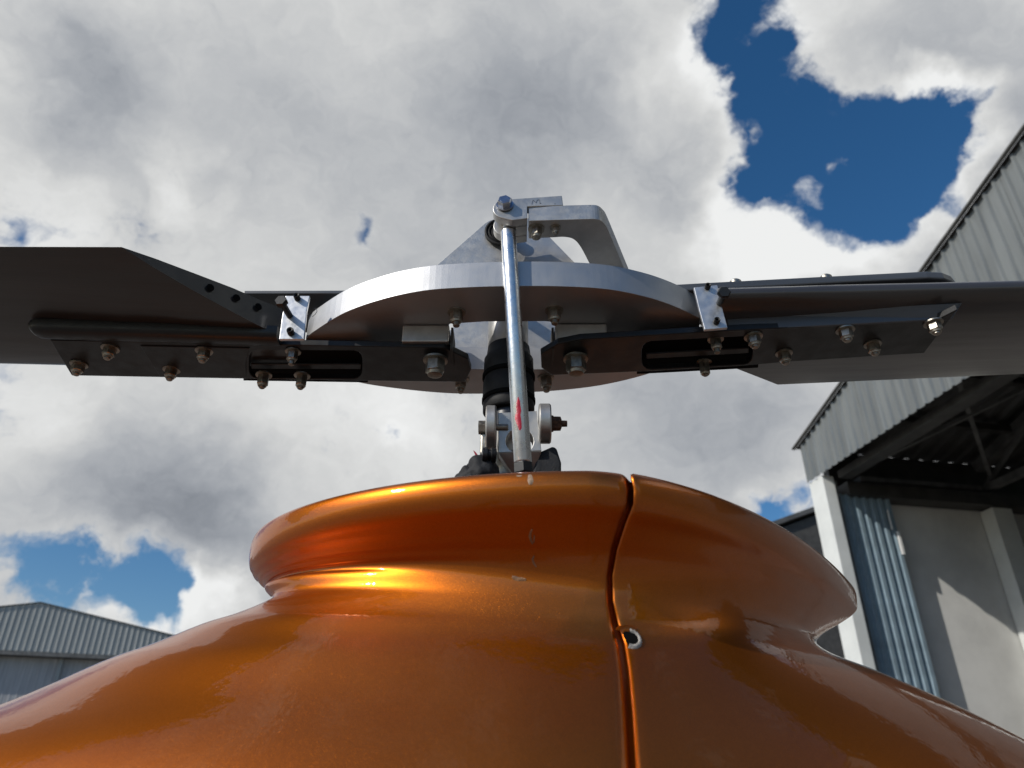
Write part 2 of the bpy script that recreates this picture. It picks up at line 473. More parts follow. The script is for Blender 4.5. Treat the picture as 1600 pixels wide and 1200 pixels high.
# parked ribbed door leaf by the corner: seven upright ribs
for k in range(7):
    s0 = .34 + k * .155
    c = C0 + a * .20 + b * (s0 + .075)
    bm = bmesh.new()
    prof = [(-.075, .0), (-.045, .0), (-.03, .055), (.03, .055), (.045, .0), (.075, .0), (.075, -.02), (-.075, -.02)]
    prism([c + b * u + a * v + Z * .05 for (u, v) in prof], (0, 0, 6.0), bm=bm)
    build('door_panel', bm, M_DOOR, hr, relc=False)
hb('gap_bracket', .27, .30, 1.33, 1.375, 5.02, 5.42, M_GAPWHITE)  # white brackets added where a bright gap shows, no lamps
hb('gap_bracket', .27, .29, 1.25, 1.27, 5.45, 5.80, M_GAPWHITE)
# sliding doors nearer to the camera: a white edge post, then dull leaves
hb('door_post', 4.62, 4.84, .26, .40, .02, 6.2, M_WHITE, bevel=.006)
for k in range(7):
    t0 = 4.86 + k * 2.2
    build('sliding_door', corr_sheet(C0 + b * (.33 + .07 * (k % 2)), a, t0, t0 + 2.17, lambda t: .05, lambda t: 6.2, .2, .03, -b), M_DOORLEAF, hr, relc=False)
hb('door_track', .5, 21.5, .28, .52, 6.235, 6.36, M_DARKST)
for k in range(1, 10):
    t = k * 2.2 * .5; hbeam('purlin', (t, .3, 7.0 + .288 * t - .14), (t, 24, 7.0 + .288 * t - .14), .12, M_DARKST)
for s in (3.6, 9.8, 16):
    hbeam('rafter', (.1, s, 6.85), (11, s, 9.98), .20, M_MIDST)
    hbeam('rafter', (11, s, 9.98), (21.9, s, 6.85), .20, M_MIDST)
    hbeam('truss_chord', (.1, s, 6.42), (21.9, s, 6.42), .13, M_MIDST)
    for k in range(5):
        t = 1.1 + 2.2 * k
        hbeam('truss_web', (t - 1.0, s, 6.45), (t + .4, s, 7.0 + .288 * t - .1), .07, M_MIDST)
hbeam('truss_brace', (.3, .6, 6.4), (3.2, 3.5, 7.6), .07, M_MIDST)
hbeam('truss_brace', (3.2, .6, 7.5), (.4, 3.5, 6.6), .07, M_MIDST)

# left hangar, far off
la = Vector((.947, .321, 0)).normalized(); lb = Vector((-.321, .947, 0)).normalized()
P = Vector((-31.3, 50, 0)); LC = P - la * 14
hl, C0, a, b, ltop = hangar('hangar', 'low grey corrugated hangar far off at the left with closed doors', LC, la[:2], lb[:2],
                            28, 14, 9.75, .19, 9.36, 30, M_CLADL, .36, .03, 1.8, None)
hb('side_wall', 0, .2, .1, 30, 0, 9.7, M_GREYPANEL, hl)
hb('side_wall', 27.8, 28, .1, 30, 0, 9.7, M_GREYPANEL, hl)
hb('back_wall', 0, 28, 30.0, 30.2, 0, 9.7, M_GREYPANEL, hl)
hb('door_header', 0, 28, -.06, .5, 9.10, 9.34, M_MIDST, hl)
for k in range(7):
    t0 = .2 + k * 3.97
    sh = corr_sheet(C0 + b * .8, a, t0, t0 + 3.9, lambda t: .05, lambda t: 9.1, .42, .012, -b)
    build('sliding_door', sh, M_GREYPANEL, hl, relc=False)
    hb('door_post', t0 - .09, t0 + .09, .55, .72, 0, 9.08, M_WHITE if 0 else M_CLADL, hl)

# dark shed behind the right hangar
sh = empty('shed', (14, 31.5, 0), 'dark shed showing in the narrow gap beside the white corner column', 'shed')
bm = bmesh.new()
pr = [Vector((9.5, 30, 0)), Vector((19.5, 30, 0)), Vector((19.5, 30, 10.4)), Vector((14.0, 30, 12.1)), Vector((9.5, 30, 10.5))]
prism(pr, (0, 9, 0), bm=bm); build('wall', bm, M_DARKST, sh, relc=False)
for (p0, p1) in (((9.2, 29.7, 10.53), (14, 29.7, 12.22)), ((14, 29.7, 12.22), (19.9, 29.7, 10.4))):
    p0 = Vector(p0); p1 = Vector(p1)
    build('roof', prism([p0, p1, p1 + Vector((0, 0, .2)), p0 + Vector((0, 0, .2))], (0, 9.6, 0)), M_ROOF, sh, relc=False)

# ------------------------------------------------------------------ helicopter
MY = .64                                        # distance of the mast
heli = empty('helicopter', (0, MY + .1, 0), 'glossy orange helicopter with black two bladed rotor above its flared cowling', 'helicopter')

# --- cowling: rings from the flared lip down to the belly. heights relative to the camera
# z, Xc, Yfront, Xleft, Yl, nl, Xright, Yr, nr, Yback
LIP = (.05, .453, -.223, .6325, 1.75, .3542, .774, 1.0, 1.02)


def lipring(z, i_f, i_l=None, i_r=None, dn=0):
    i_l = i_f if i_l is None else i_l; i_r = i_f if i_r is None else i_r
    Xc, Yf, Xl, Yl, nl, Xr, Yr, nr, Yb = LIP
    return (z, Xc, Yf + i_f, Xl + i_l, Yl, nl, Xr - i_r, Yr - i_r * .9, nr + dn, Yb - i_f)


RINGS = [
    lipring(.162, .0235), lipring(.168, .0235), lipring(.178, .021), lipring(.185, .013), lipring(.1865, .007), lipring(.184, .002), lipring(.178, .0),
    lipring(.170, .0015, .0), lipring(.1625, .007, .0012, .004), lipring(.155, .0165, .0045, .014), lipring(.1465, .026, .0095, .030, .05),
    lipring(.138, .0345, .0150, .047, .10), lipring(.1285, .0405, .0200, .066, .18),
    (.1180, .05, .4965, -.2045, .625, 1.9, .274, .700, 1.25, .93),
    (.1065, .045, .4960, -.1950, .62, 2.2, .2688, .679, 1.30, .93),
    (.0940, .03, .4930, -.2331, .61, 2.3, .2806, .669, 1.45, .95),
    (.0780, .01, .4840, -.2915, .61, 2.4, .3162, .664, 1.6, .97),
    (.0450, .0, .460, -.3775, .60, 2.4, .385, .67, 1.75, 1.02),
    (.0000, .0, .424, -.5053, .60, 2.4, .4586, .67, 1.8, 1.10),
    (-.100, .0, .350, -.665, .62, 2.4, .609, .65, 1.9, 1.2),
    (-.300, .0, .280, -.835, .65, 2.1, .779, .68, 2.0, 1.3),
    (-.600, .0, .29, -.84, .70, 2, .80, .72, 2.0, 1.3),
    (-.880, .0, .42, -.60, .74, 2, .58, .74, 2.0, 1.15),
    (-1.00, .0, .62, -.25, .76, 2, .25, .76, 2.0, .95),
]
NU = 192


def catm(a_, b_, c_, d_, t): return .5 * ((2 * b_) + (c_ - a_) * t + (2 * a_ - 5 * b_ + 4 * c_ - d_) * t * t + (3 * b_ - a_ - 3 * c_ + d_) * t ** 3)


def ringat(v):
    i = min(int(v), len(RINGS) - 2); t = v - i
    q = [RINGS[max(0, min(len(RINGS) - 1, j))] for j in (i - 1, i, i + 1, i + 2)]
    return [catm(*[k[m] for k in q], t) for m in range(10)]


LIFT = {8: .0005, 9: .0025, 10: .0065, 11: .012, 12: .020, 13: .027, 14: .025, 15: .019, 16: .011, 17: .003}


def lift(v):
    i = int(v); t = v - i; t = t * t * (3 - 2 * t)
    return LIFT.get(i, 0) * (1 - t) + LIFT.get(i + 1, 0) * t


def surf(u, v):
    """u 0..1: right, front, left, back"""
    z, Xc, Yf, Xl, Yl, nl, Xr, Yr, nr, Yb = ringat(v)
    th = u * 2 * pi; c = cos(th); s = sin(th)
    right = c >= 0; front = s >= 0
    # |x|^p + |y|^q = 1: round across the front middle, pointed at the right extreme
    pe, qe = ((1.6, nr) if right else (2.0, nl)) if front else (2.0, 2.0)
    x = abs(c) ** (2 / pe) if abs(c) > 1e-9 else 0; y = abs(s) ** (2 / qe) if abs(s) > 1e-9 else 0
    ax = (Xr - Xc) if right else (Xc - Xl); Y0 = Yr if right else Yl
    X = Xc + ax * x * (1 if right else -1)
    # the side's reference distance is reached at the extreme
    Y = Y0 - (Y0 - Yf) * y if front else Y0 + (Yb - Y0) * y
    # long shallow folds in the left shoulder
    if not right and v < 18: z += lift(v) * abs(c)
    p = Vector((X, Y, z))
    return p


def grid_vs():
    vs = []
    for i in range(len(RINGS) - 1):
        n = 5 if i < 20 else 4
        if 12 <= i < 20: n = 8
        for k in range(n): vs.append(i + k / n)
    vs.append(len(RINGS) - 1.0); return vs


VS = grid_vs()
# arclength-like remap of u so that pointed ends get more points
US = []
for k in range(NU): US.append(k / NU)
SEAM = [(985, 744), (990, 765), (989, 788), (976, 820), (963, 860), (956, 900), (957, 940), (965, 975), (975, 1005), (982, 1050), (988, 1120), (993, 1200), (998, 1300)]


def proj(p):
    cx = p.x; d = p.y * cos(PITCH) + p.z * sin(PITCH); cyy = -p.y * sin(PITCH) + p.z * cos(PITCH)
    return (800 + FPX * cx / d, 600 - FPX * cyy / d) if d > .02 else (99999, 99999)


def seam_x(py):
    if py <= SEAM[0][1]: return SEAM[0][0]
    for i in range(len(SEAM) - 1):
        if SEAM[i][1] <= py <= SEAM[i + 1][1]:
            t = (py - SEAM[i][1]) / (SEAM[i + 1][1] - SEAM[i][1]); return SEAM[i][0] * (1 - t) + SEAM[i + 1][0] * t
    return SEAM[-1][0]


SEAMU = []
for v in VS:
    lo, hi = .05, .40                     # u grows leftwards over the front
    if v > 19.2: SEAMU.append(SEAMU[-1]); continue
    for _ in range(30):
        m_ = (lo + hi) / 2; px, py = proj(surf(m_, v))
        if px > seam_x(py): lo = m_
        else: hi = m_
    SEAMU.append((lo + hi) / 2)


def normal(u, v):
    e = 1e-3
    du = surf(u + e, v) - surf(u - e, v); dv = surf(u, min(v + .02, len(RINGS) - 1)) - surf(u, max(v - .02, 0))
    n = du.cross(dv)
    return n.normalized() if n.length > 1e-12 else Vector((0, 0, 1))


NSIGN = 1 if normal(.25, 18).y < 0 else -1


def shell(u_list_fn, off_fn, closed, thick):
    bm = bmesh.new(); rows = []
    for j, v in enumerate(VS):
        us = u_list_fn(j)
        row = []
        for k, u in enumerate(us):
            p = surf(u % 1.0, v)
            o = off_fn(k, len(us), j)
            if o: p = p + normal(u % 1.0, v) * NSIGN * o
            row.append(bm.verts.new(p))
        rows.append(row)
    for j in range(len(rows) - 1):
        n = len(rows[j])
        for k in range(n - 1):
            bm.faces.new((rows[j][k], rows[j][k + 1], rows[j + 1][k + 1], rows[j + 1][k]))
    return bm


# main shell: from the seam round the left, the back and up to the right panel's far edge
UR = .80                                       # where the right panel ends behind (u just past the right extreme, going backwards)
NL_, NR_ = 230, 150


def left_us(j):
    s = SEAMU[j]; e = UR
    out = [s - .010, s - .006, s - .003, s - .001, s + .0003, s + .001, s + .0018, s + .0028, s + .0038, s + .0050]
    for k in range(1, NL_ + 1): out.append(s + .005 + (e - s - .005) * k / NL_)
    return out


def left_off(k, n, j):
    # the shell's edge turns inwards at the seam
    return (-.0052, -.0052, -.0052, -.0050, -.0044, -.0033, -.0020, -.0010, -.0004, -.0001)[k] if k < 10 else 0


def right_us(j):
    s = SEAMU[j]; e = UR - 1.0
    return [s + (e - s) * ((k / NR_) if k > 4 else (k / 4) ** 1.5 * 4 / NR_) for k in range(NR_ + 1)]


def right_off(k, n, j):
    o = .0014
    if k == 0: o = .0006
    return o * min(1, (n - 1 - k) / 6 + .2)


cowl = build('cowling', shell(left_us, left_off, False, 0), M_ORANGE, heli, smooth=True)
sol = cowl.modifiers.new('thickness', 'SOLIDIFY'); sol.thickness = .0035; sol.offset = -1
cowlr = build('cowling_panel', shell(right_us, right_off, False, 0), M_ORANGE, heli, smooth=True)
cowlr['label'] = 'right hand cowling panel overlapping at the open seam'
sol = cowlr.modifiers.new('thickness', 'SOLIDIFY'); sol.thickness = .0022; sol.offset = -1

def cowl_hit(px, py):
    """point of the cowling that shows at (px, py), with its normal"""
    best = None
    for j, v in enumerate(VS):
        if v > 19.5 or v < 5: continue
        for k in range(40, 460):
            u = k / 1000
            q = proj(surf(u, v)); d = (q[0] - px) ** 2 + (q[1] - py) ** 2
            if best is None or d < best[0]: best = (d, u, v)
    _, u, v = best
    du, dv = .0005, .04
    for _ in range(60):
        imp = False
        for (x, y) in ((du, 0), (-du, 0), (0, dv), (0, -dv)):
            q = proj(surf(u + x, v + y)); d = (q[0] - px) ** 2 + (q[1] - py) ** 2
            if d < best[0]: best = (d, u + x, v + y); imp = True
        u, v = best[1], best[2]
        if not imp: du /= 2; dv /= 2
    return surf(u, v), normal(u, v) * NSIGN


# the torn fastener hole at the seam, with its ring of bare fibreglass
p, n = cowl_hit(984, 1001)
A_, U_, V_ = frame(n)
if U_.x < 0: U_ = -U_
V_ = U_.cross(A_) if U_.cross(A_).z > 0 else A_.cross(U_)
s_ = p.length * .001
bm = bmesh.new()
N_ = 34; ri, ro = .0042, .0080
rows = []
for k in range(N_ + 1):
    th = radians(-118 + 205 * k / N_)
    j1 = 1 + .10 * pnoise(Vector((k * .9, 0, 3))); j2 = 1 + .13 * pnoise(Vector((k * .6, 5, 3)))
    d = U_ * cos(th) + V_ * sin(th)
    rows.append([bm.verts.new(p + d * ri * j1 + n * .0006), bm.verts.new(p + d * (ri + .0008) + n * .0034), bm.verts.new(p + d * (ro * j2 - .0015) + n * .0036), bm.verts.new(p + d * ro * j2 + n * .0012)])
for k in range(N_):
    for q in range(3): bm.faces.new((rows[k][q], rows[k + 1][q], rows[k + 1][q + 1], rows[k][q + 1]))
build('fastener_ring', bm, M_PRIMER, cowlr, smooth=True)
bm = bmesh.new()
pts = [p + (U_ * cos(th) + V_ * sin(th)) * .0050 * (1 + .12 * sin(3 * th + 1)) + n * .0022 for th in [2 * pi * k / 28 for k in range(28)]]
prism(pts, n * .0005, bm=bm)
build('fastener_hole_shade', bm, M_MATT, cowlr)  # flat black disc put in for the shade inside the hole
bm = bmesh.new()
rows = []
for k in range(20):
    th = radians(50 + 95 * k / 19); d = U_ * cos(th) + V_ * sin(th)
    rows.append([bm.verts.new(p + d * .0052 + n * .0022), bm.verts.new(p + d * .0075 + n * .0040), bm.verts.new(p + d * .0112 + n * .0020)])
for k in range(19):
    for q in range(2): bm.faces.new((rows[k][q], rows[k + 1][q], rows[k + 1][q + 1], rows[k][q + 1]))
build('torn_edge', bm, M_ORANGE, cowlr, smooth=True)


# chips and cracks in the paint of the main shell
def crack(pts, wpx, m, name):
    P3 = []
    for (px, py) in pts:
        q, nn = cowl_hit(px, py); P3.append((q, nn))
    bm = bmesh.new(); rows = []
    for i, (q, nn) in enumerate(P3):
        t = (P3[min(i + 1, len(P3) - 1)][0] - P3[max(i - 1, 0)][0]).normalized(); side = t.cross(nn).normalized()
        w_ = wpx * .00055 * (.35 + .65 * sin(pi * (i + .5) / len(P3))) * (1 + .4 * pnoise(Vector((px + i * 1.7, 0, 0))))
        rows.append([bm.verts.new(q + side * w_ + nn * .0001), bm.verts.new(q + nn * .0006), bm.verts.new(q - side * w_ + nn * .0001)])
    for i in range(len(rows) - 1):
        for k in range(2): bm.faces.new((rows[i][k], rows[i + 1][k], rows[i + 1][k + 1], rows[i][k + 1]))
    return build(name, bm, m, cowl, smooth=True)


M_CHIP = mat('chipped_paint', (.33, .22, .14), .6, var=.4, vscale=400, bump=.0004, bscale=700)
M_CRACK = mat('cracked_gel', (.26, .12, .055), .5, var=.4, vscale=400)
crack([(828, 742), (828.5, 747), (829, 752), (829, 757)], 3.2, M_CHIP, 'paint_chip')
crack([(807, 743.5), (811, 744), (815, 743.5)], 1.3, M_CHIP, 'paint_chip')
crack([(832, 826), (829, 832), (828, 838), (830, 845), (832, 850)], 1.7, M_CRACK, 'paint_crack')
crack([(835, 836), (834.5, 842), (834, 848)], 1.0, M_CRACK, 'paint_crack')
crack([(835, 868), (832, 874), (834, 880), (838, 886)], 1.3, M_CRACK, 'paint_crack')
crack([(800, 901), (804, 903), (810, 905), (816, 905), (822, 906)], 2.6, mat('worn_patch', (.22, .11, .05), .55, var=.6, vscale=500, bump=.0006, bscale=700), 'paint_chip')

# landing skids and struts under the belly
for sx in (-1, 1):
    x = sx * .62
    q = [Vector((x, -.9 + .12, .30)), Vector((x, -.75, .12)), Vector((x, -.55, .05)), Vector((x, .6, .04)), Vector((x, 1.9, .04))]
    q = smoothline(q, 5); bm = bmesh.new()
    for i in range(len(q) - 1):
        lathe(q[i], q[i + 1] - q[i], [(0, .03), ((q[i + 1] - q[i]).length + .003, .03)], 14, bm)
    sk = build('skid', bm, M_BLACK, heli, relc=False, smooth=False)
    for y in (.45, 1.05):
        A0 = Vector((x, y, .05)); B0 = Vector((sx * .25, y + .05, .72))
        build('skid_strut', lathe(A0, B0 - A0, [(0, .022), ((B0 - A0).length, .022)], 14), M_BLACK, heli, relc=False)

# --- rotor hub: a lens-shaped aluminium plate with a window in its middle
ZB, ZT = .400, .428
near_arc = smoothline([(478, 529, 0), (492, 517, 0), (540, 488, 0), (600, 467, 0), (660, 454.5, 0), (720, 449.5, 0), (800, 447, 0), (880, 447.5, 0), (950, 452, 0), (1010, 464, 0), (1055, 479, 0), (1093, 497, 0)], 6)
far_arc = smoothline([(1093, 530, 0), (1060, 563, 0), (1020, 582, 0), (950, 600, 0), (880, 609.5, 0), (800, 614, 0), (710, 615, 0), (620, 607, 0), (550, 595, 0), (505, 575, 0), (478, 545, 0)], 5)
outline = [onz(p.x, p.y, ZB) for p in near_arc + far_arc]
win = [(703, 506), (757, 502.5), (850, 502), (863, 503), (868, 507), (868, 574), (865, 577), (800, 578), (735, 577), (704, 576.5), (700, 573), (700, 510)]
window = [onz(x, y, ZB) for (x, y) in win]
hub = build('rotor_hub', prism(outline, (0, 0, ZT - ZB), [window]), M_ALU, heli, bevel=.0008)

# tower plates standing on it, near and far, with the teeter bearing
for (Y, dx) in ((.577, 0), (.700, 0)):
    D = Y / .577
    def tp(px, py): q = ony(px, py, .577); return Vector((q.x * 1.0, Y, q.z))
    pts = [tp(688, 413), tp(757, 349), tp(764, 345)] + [tp(x, y) for (x, y) in ((775, 341), (800, 338), (826, 341), (838, 349))] + [tp(889, 411)]
    lowz = ZT + .0005
    pts[0].z = lowz; pts[-1].z = lowz
    pts[0].x = tp(688, 413).x - (tp(688, 413).z - lowz) * 1.0; pts[-1].x = tp(889, 411).x + (tp(889, 411).z - lowz) * 1.0
    build('tower_plate', prism(pts, (0, .012, 0)), M_ALU2, hub, bevel=.0006)
# the far plate reaches down beside the window, as wide cheeks under the plate
pts = [ony(690, 490, .742), ony(848, 500, .742), ony(870, 524, .742), ony(872, 546, .742), ony(700, 546, .742), ony(690, 530, .742)]
fz = .4285
far_cheek = [Vector((-.095, .728, fz)), Vector((-.050, .728, .470)), Vector((.022, .728, .470)), Vector((.053, .728, fz))]
build('tower_cheek', prism(far_cheek, (0, .008, 0)), M_ALU, hub, bevel=.0006)
cb = ony(783, 364, .5745)
bm = lathe(cb, (0, -1, 0), [(0, .0165), (.003, .0165), (.0035, .0150), (.0015, .0135), (.0035, .0118), (.0015, .0102), (.0035, .0085), (.004, .004)], 40)
build('teeter_bearing', bm, M_RUBBER, hub, auto=40)
bm = lathe((cb.x, .56, cb.z), (0, 1, 0), [(0, .007), (.175, .007)], 24)
build('teeter_pin', bm, M_STEEL, hub, auto=40)

bolt(hub, 713, 494, ZB, .0062, .009, .006, M_STEEL)
bolt(hub, 866, 491, ZB, .0062, .009, .006, M_STEEL)
bolt(hub, 720, 599, ZB, .0066, .010, .006, M_STEEL)
bolt(hub, 853, 597, ZB, .0066, .010, .006, M_STEEL)

# spacer blocks between the plate and the straps
SZ = .3735                                        # underside of the lower straps at the mast
STH = .0065


def spacer(x0, x1, ytop):
    p0 = onz(x0, ytop, ZB - .0005); p1 = onz(x1, ytop, ZB - .0005); y = (p0.y + p1.y) / 2 + .002
    c = Vector(((p0.x + p1.x) / 2, y + .028, (SZ + STH + ZB) / 2))
    return build('spacer_block', box(c, p1.x - p0.x, .056, ZB - SZ - STH - .001), M_ALU2, hub, bevel=.0012)


spacer(629, 702, 506); spacer(867, 948, 504)
for (x, y0) in ((706, 508), (864, 508)):          # thin angle tabs beside the spacers
    p0 = onz(x, y0, ZB - .001)
    build('angle_tab', box(Vector((p0.x, p0.y + .02, .387)), .0022, .03, .025), M_DARKST, hub)

# silver link brackets at both plate tips
def quadplate(name, px, Y, depth, m, parent, bev=.0006):
    return build(name, prism([ony(x, y, Y) if not isinstance(Y, (list, tuple)) else ony(x, y, Y[i]) for i, (x, y) in enumerate(px)], (0, depth, 0)), m, parent, bevel=bev)


bkl = quadplate('link_bracket', [(446, 462), (484, 462), (479, 486), (475, 530), (436, 530), (440, 500)], .585, .0035, M_BRK, hub)
bkr = quadplate('link_bracket', [(1084, 449), (1121, 445), (1128, 478), (1137, 512), (1101, 515), (1092, 482)], .572, .0035, M_BRK, hub)
# hollow socket screws and the long stop bolt on each bracket
def socket(px, py, Y, r, length, parent, name='socket_screw'):
    q = ony(px, py, Y); ax = Vector((0, -1, .12))
    bm = lathe(q, ax, [(0, r), (length - .0008, r), (length, r * .85), (length - .0006, r * .5), (length - .003, r * .45)], 20)
    return build(name, bm, M_BLACK, parent, auto=35)


socket(465, 467, .585, .0030, .006, hub); socket(455, 521, .585, .0033, .006, hub)
socket(1105, 450, .572, .0028, .005, hub); socket(1119, 504, .572, .0030, .005, hub)
for (x0, y0, x1, y1, Y) in ((453, 494, 440, 472, .585), (1124, 474, 1131, 458, .572)):
    p0 = ony(x0, y0, Y); p1 = ony(x1, y1, Y - .022)
    ax = p1 - p0; L = ax.length
    bm = lathe(p0, ax, [(0, .0030), (L, .0030)], 18)
    lathe(p0, ax, [(L - .002, .0058), (L + .002, .0062), (L + .0035, .0052)], 6, bm)
    build('stop_bolt', bm, M_BLACK, hub, auto=35)

# pen marks: hand drawn strokes on flat faces
def stroke(pts, Y, r, name, parent, nrm=Vector((0, -1, 0))):
    q = [ony(x, y, Y) if not callable(Y) else Y(x, y) for (x, y) in pts]; bm = bmesh.new()
    for i in range(len(q) - 1):
        lathe(q[i], q[i + 1] - q[i], [(-r * .4, r), ((q[i + 1] - q[i]).length + r * .4, r)], 6, bm)
    return build(name, bm, M_INK, parent)


# rim point of the plate's left end at a picture place
def rimpt(px, py):
    d = ray(px, py); best = None
    for i in range(len(near_arc) - 1):
        A = outline[i]; B = outline[i + 1]
        e = Vector((B.x - A.x, B.y - A.y, 0)); nrm = Vector((e.y, -e.x, 0)).normalized()
        s = (A - Vector((0, 0, 0))).dot(nrm) / d.dot(nrm) if abs(d.dot(nrm)) > 1e-6 else None
        if s and s > 0:
            q = d * s; t = (q - A).dot(e) / e.dot(e)
            if -.01 <= t <= 1.01 and abs(q.y - A.y) < .05: best = q + nrm * (.0002 if nrm.y < 0 else -.0002)
    return best


mk = [rimpt(x, y) for (x, y) in ((490, 483), (494, 482), (495.5, 486), (493, 491), (488, 495))]
if all(mk):
    bm = bmesh.new()
    for i in range(len(mk) - 1): lathe(mk[i], mk[i + 1] - mk[i], [(0, .00025), ((mk[i + 1] - mk[i]).length, .00025)], 6, bm)
    build('pen_mark', bm, M_INK, hub)

# --- pitch arm: flat curved plate above the hub, the marked clevis block on it
AZ = .460
arm_px = [(826, 345)] + [(p.x, p.y) for p in smoothline([(915, 342.5, 0), (934, 343, 0), (944, 350, 0), (951, 362, 0), (972, 412, 0)], 5)]
arm_in = [(p.x, p.y) for p in smoothline([(921, 412, 0), (907, 386, 0), (896, 374, 0), (882, 370.5, 0), (868, 371, 0)], 5)] + [(826, 373)]
arm = [onz(x, y, AZ) for (x, y) in arm_px] + [onz(990, 455, AZ), onz(938, 455, AZ)] + [onz(x, y, AZ) for (x, y) in arm_in]
parm = build('pitch_arm', prism(arm, (0, 0, .0175)), M_ALU2, heli, bevel=.0005)
# the post that carries the arm on the far side of the plate
pq = onz(966, 448, AZ)
build('arm_post', lathe(Vector((pq.x, pq.y, ZT + .0005)), (0, 0, 1), [(0, .012), (.004, .009), (AZ - ZT - .001, .009)], 24), M_ALU2, parm, auto=40)
bolt(parm, 838, 363, AZ, .0055, .008, .002, M_STEEL)
bolt(parm, 868, 359, AZ, .0036, .005, .003, M_STEEL)
YB = .523
def bq(px, py): return ony(px, py, YB)
cen = bq(789, 326); R = (bq(789, 326) - bq(770, 326)).length
left_end = [Vector((cen.x + R * cos(radians(t)), YB, cen.z + R * sin(radians(t)))) for t in range(100, 262, 9)]
br1 = [bq(824, 341), bq(824, 322.5), bq(880, 320.5), bq(878, 305.5)]
blk = prism([*left_end, bq(800, 344), *br1][::1], (0, .010, 0))
clv = build('clevis_block', blk, M_ALU2, parm, bevel=.0006)
lug2 = [q + Vector((0, .024, 0)) for q in left_end] + [q + Vector((0, .024, 0)) for q in (bq(800, 344), bq(824, 341), bq(824, 318), bq(812, 307.5))]
clv2 = build('clevis_lug', prism(lug2, (0, .010, 0)), M_ALU2, parm, bevel=.0006)
webp = [q + Vector((0, .0105, 0)) for q in (bq(806, 343), bq(824, 341), bq(824, 308), bq(806, 308))]
build('clevis_web', prism(webp, (0, .013, 0)), M_ALU2, parm)
stroke([(831, 319.2), (832.5, 313), (834, 313.5), (837.5, 316.8), (839.5, 312.6), (843, 312.2), (843.6, 317.5), (845.3, 318)], YB - .0001, .00022, 'letter_mark', clv)
# link bolt through the clevis
lbp = bq(789, 321); ax = Vector((-.06, -1, .16))
bm = lathe(lbp, ax, [(0, .0080), (.0014, .0080)], 28)
lathe(lbp, ax, [(.0014, .0068), (.0060, .0070), (.0072, .0060)], 6, bm, phase=.3)
lathe(lbp, ax, [(.0070, .0046), (.0074, .0042)], 20, bm)
lathe(lbp, ax, [(-.040, .0035), (.001, .0035)], 16, bm)
lathe(lbp, -ax, [(.0345, .0066), (.040, .0066)], 6, bm)
build('link_bolt', bm, M_BOLTHEAD, parm, auto=30)

# --- pitch link: the bright push rod from the clevis down past the mast
RT = ony(794, 362, .538); RB = ony(817, 724, .545)
ax = RB - RT; L = ax.length
rod_r = .0072
rod = build('push_rod', lathe(RT, ax, [(0, .0052), (.0006, .0058), (.0012, rod_r), (L - .0012, rod_r), (L, rod_r * .9)], 48), M_TUBE, heli, auto=40)
bm = lathe(RT, -ax, [(-.002, .0040), (.010, .0040), (.012, .0060), (.014, .0040)], 24)
e0 = RT - ax.normalized() * .020
lathe(e0 - Vector((0, .006, 0)), (0, 1, 0), [(0, .0095), (.012, .0095)], 32, bm)
build('rod_end', bm, M_STEEL, rod, auto=35)
bm = lathe(RB, ax, [(.0002, .0075), (.0010, .0083), (.0085, .0083), (.0095, .0072)], 6)
lathe(RB, ax, [(.0095, .0045), (.030, .0045)], 20, bm)
build('jam_nut', bm, M_BLACK, rod, auto=35)
# red paint mark: a thin skin on the tube, ragged outline
A_, _, _ = frame(ax)
def rodpt(px, py, off):
    d = ray(px, py)
    # meet the cylinder of the tube
    w0 = -RT; dd = d - A_ * d.dot(A_); ww = w0 - A_ * w0.dot(A_)
    aa = dd.dot(dd); bb = 2 * dd.dot(ww); cc_ = ww.dot(ww) - (rod_r + off) ** 2
    D = bb * bb - 4 * aa * cc_
    return d * ((-bb - sqrt(max(D, 0))) / (2 * aa))
lm = [(809, 620), (807, 628), (806.3, 636), (807, 643), (805, 648), (804.3, 654), (806.5, 660), (809, 667), (811, 672)]
rm = [(810, 620), (812.5, 627), (813.2, 634), (814.5, 641), (813.2, 648), (814.3, 655), (815, 662), (815.2, 669), (813, 672.5)]
bm = bmesh.new(); rows = []
for (l_, r_) in zip(lm, rm):
    rows.append([bm.verts.new(rodpt(l_[0] + (r_[0] - l_[0]) * f, l_[1] + (r_[1] - l_[1]) * f, .00012 if 0 < f < 1 else .00004)) for f in (0, .2, .5, .8, 1)])
for i in range(len(rows) - 1):
    for k in range(4): bm.faces.new((rows[i][k], rows[i + 1][k], rows[i + 1][k + 1], rows[i][k + 1]))
build('paint_mark', bm, M_RED, rod, smooth=True)['label'] = 'worn red paint mark on the push rod'

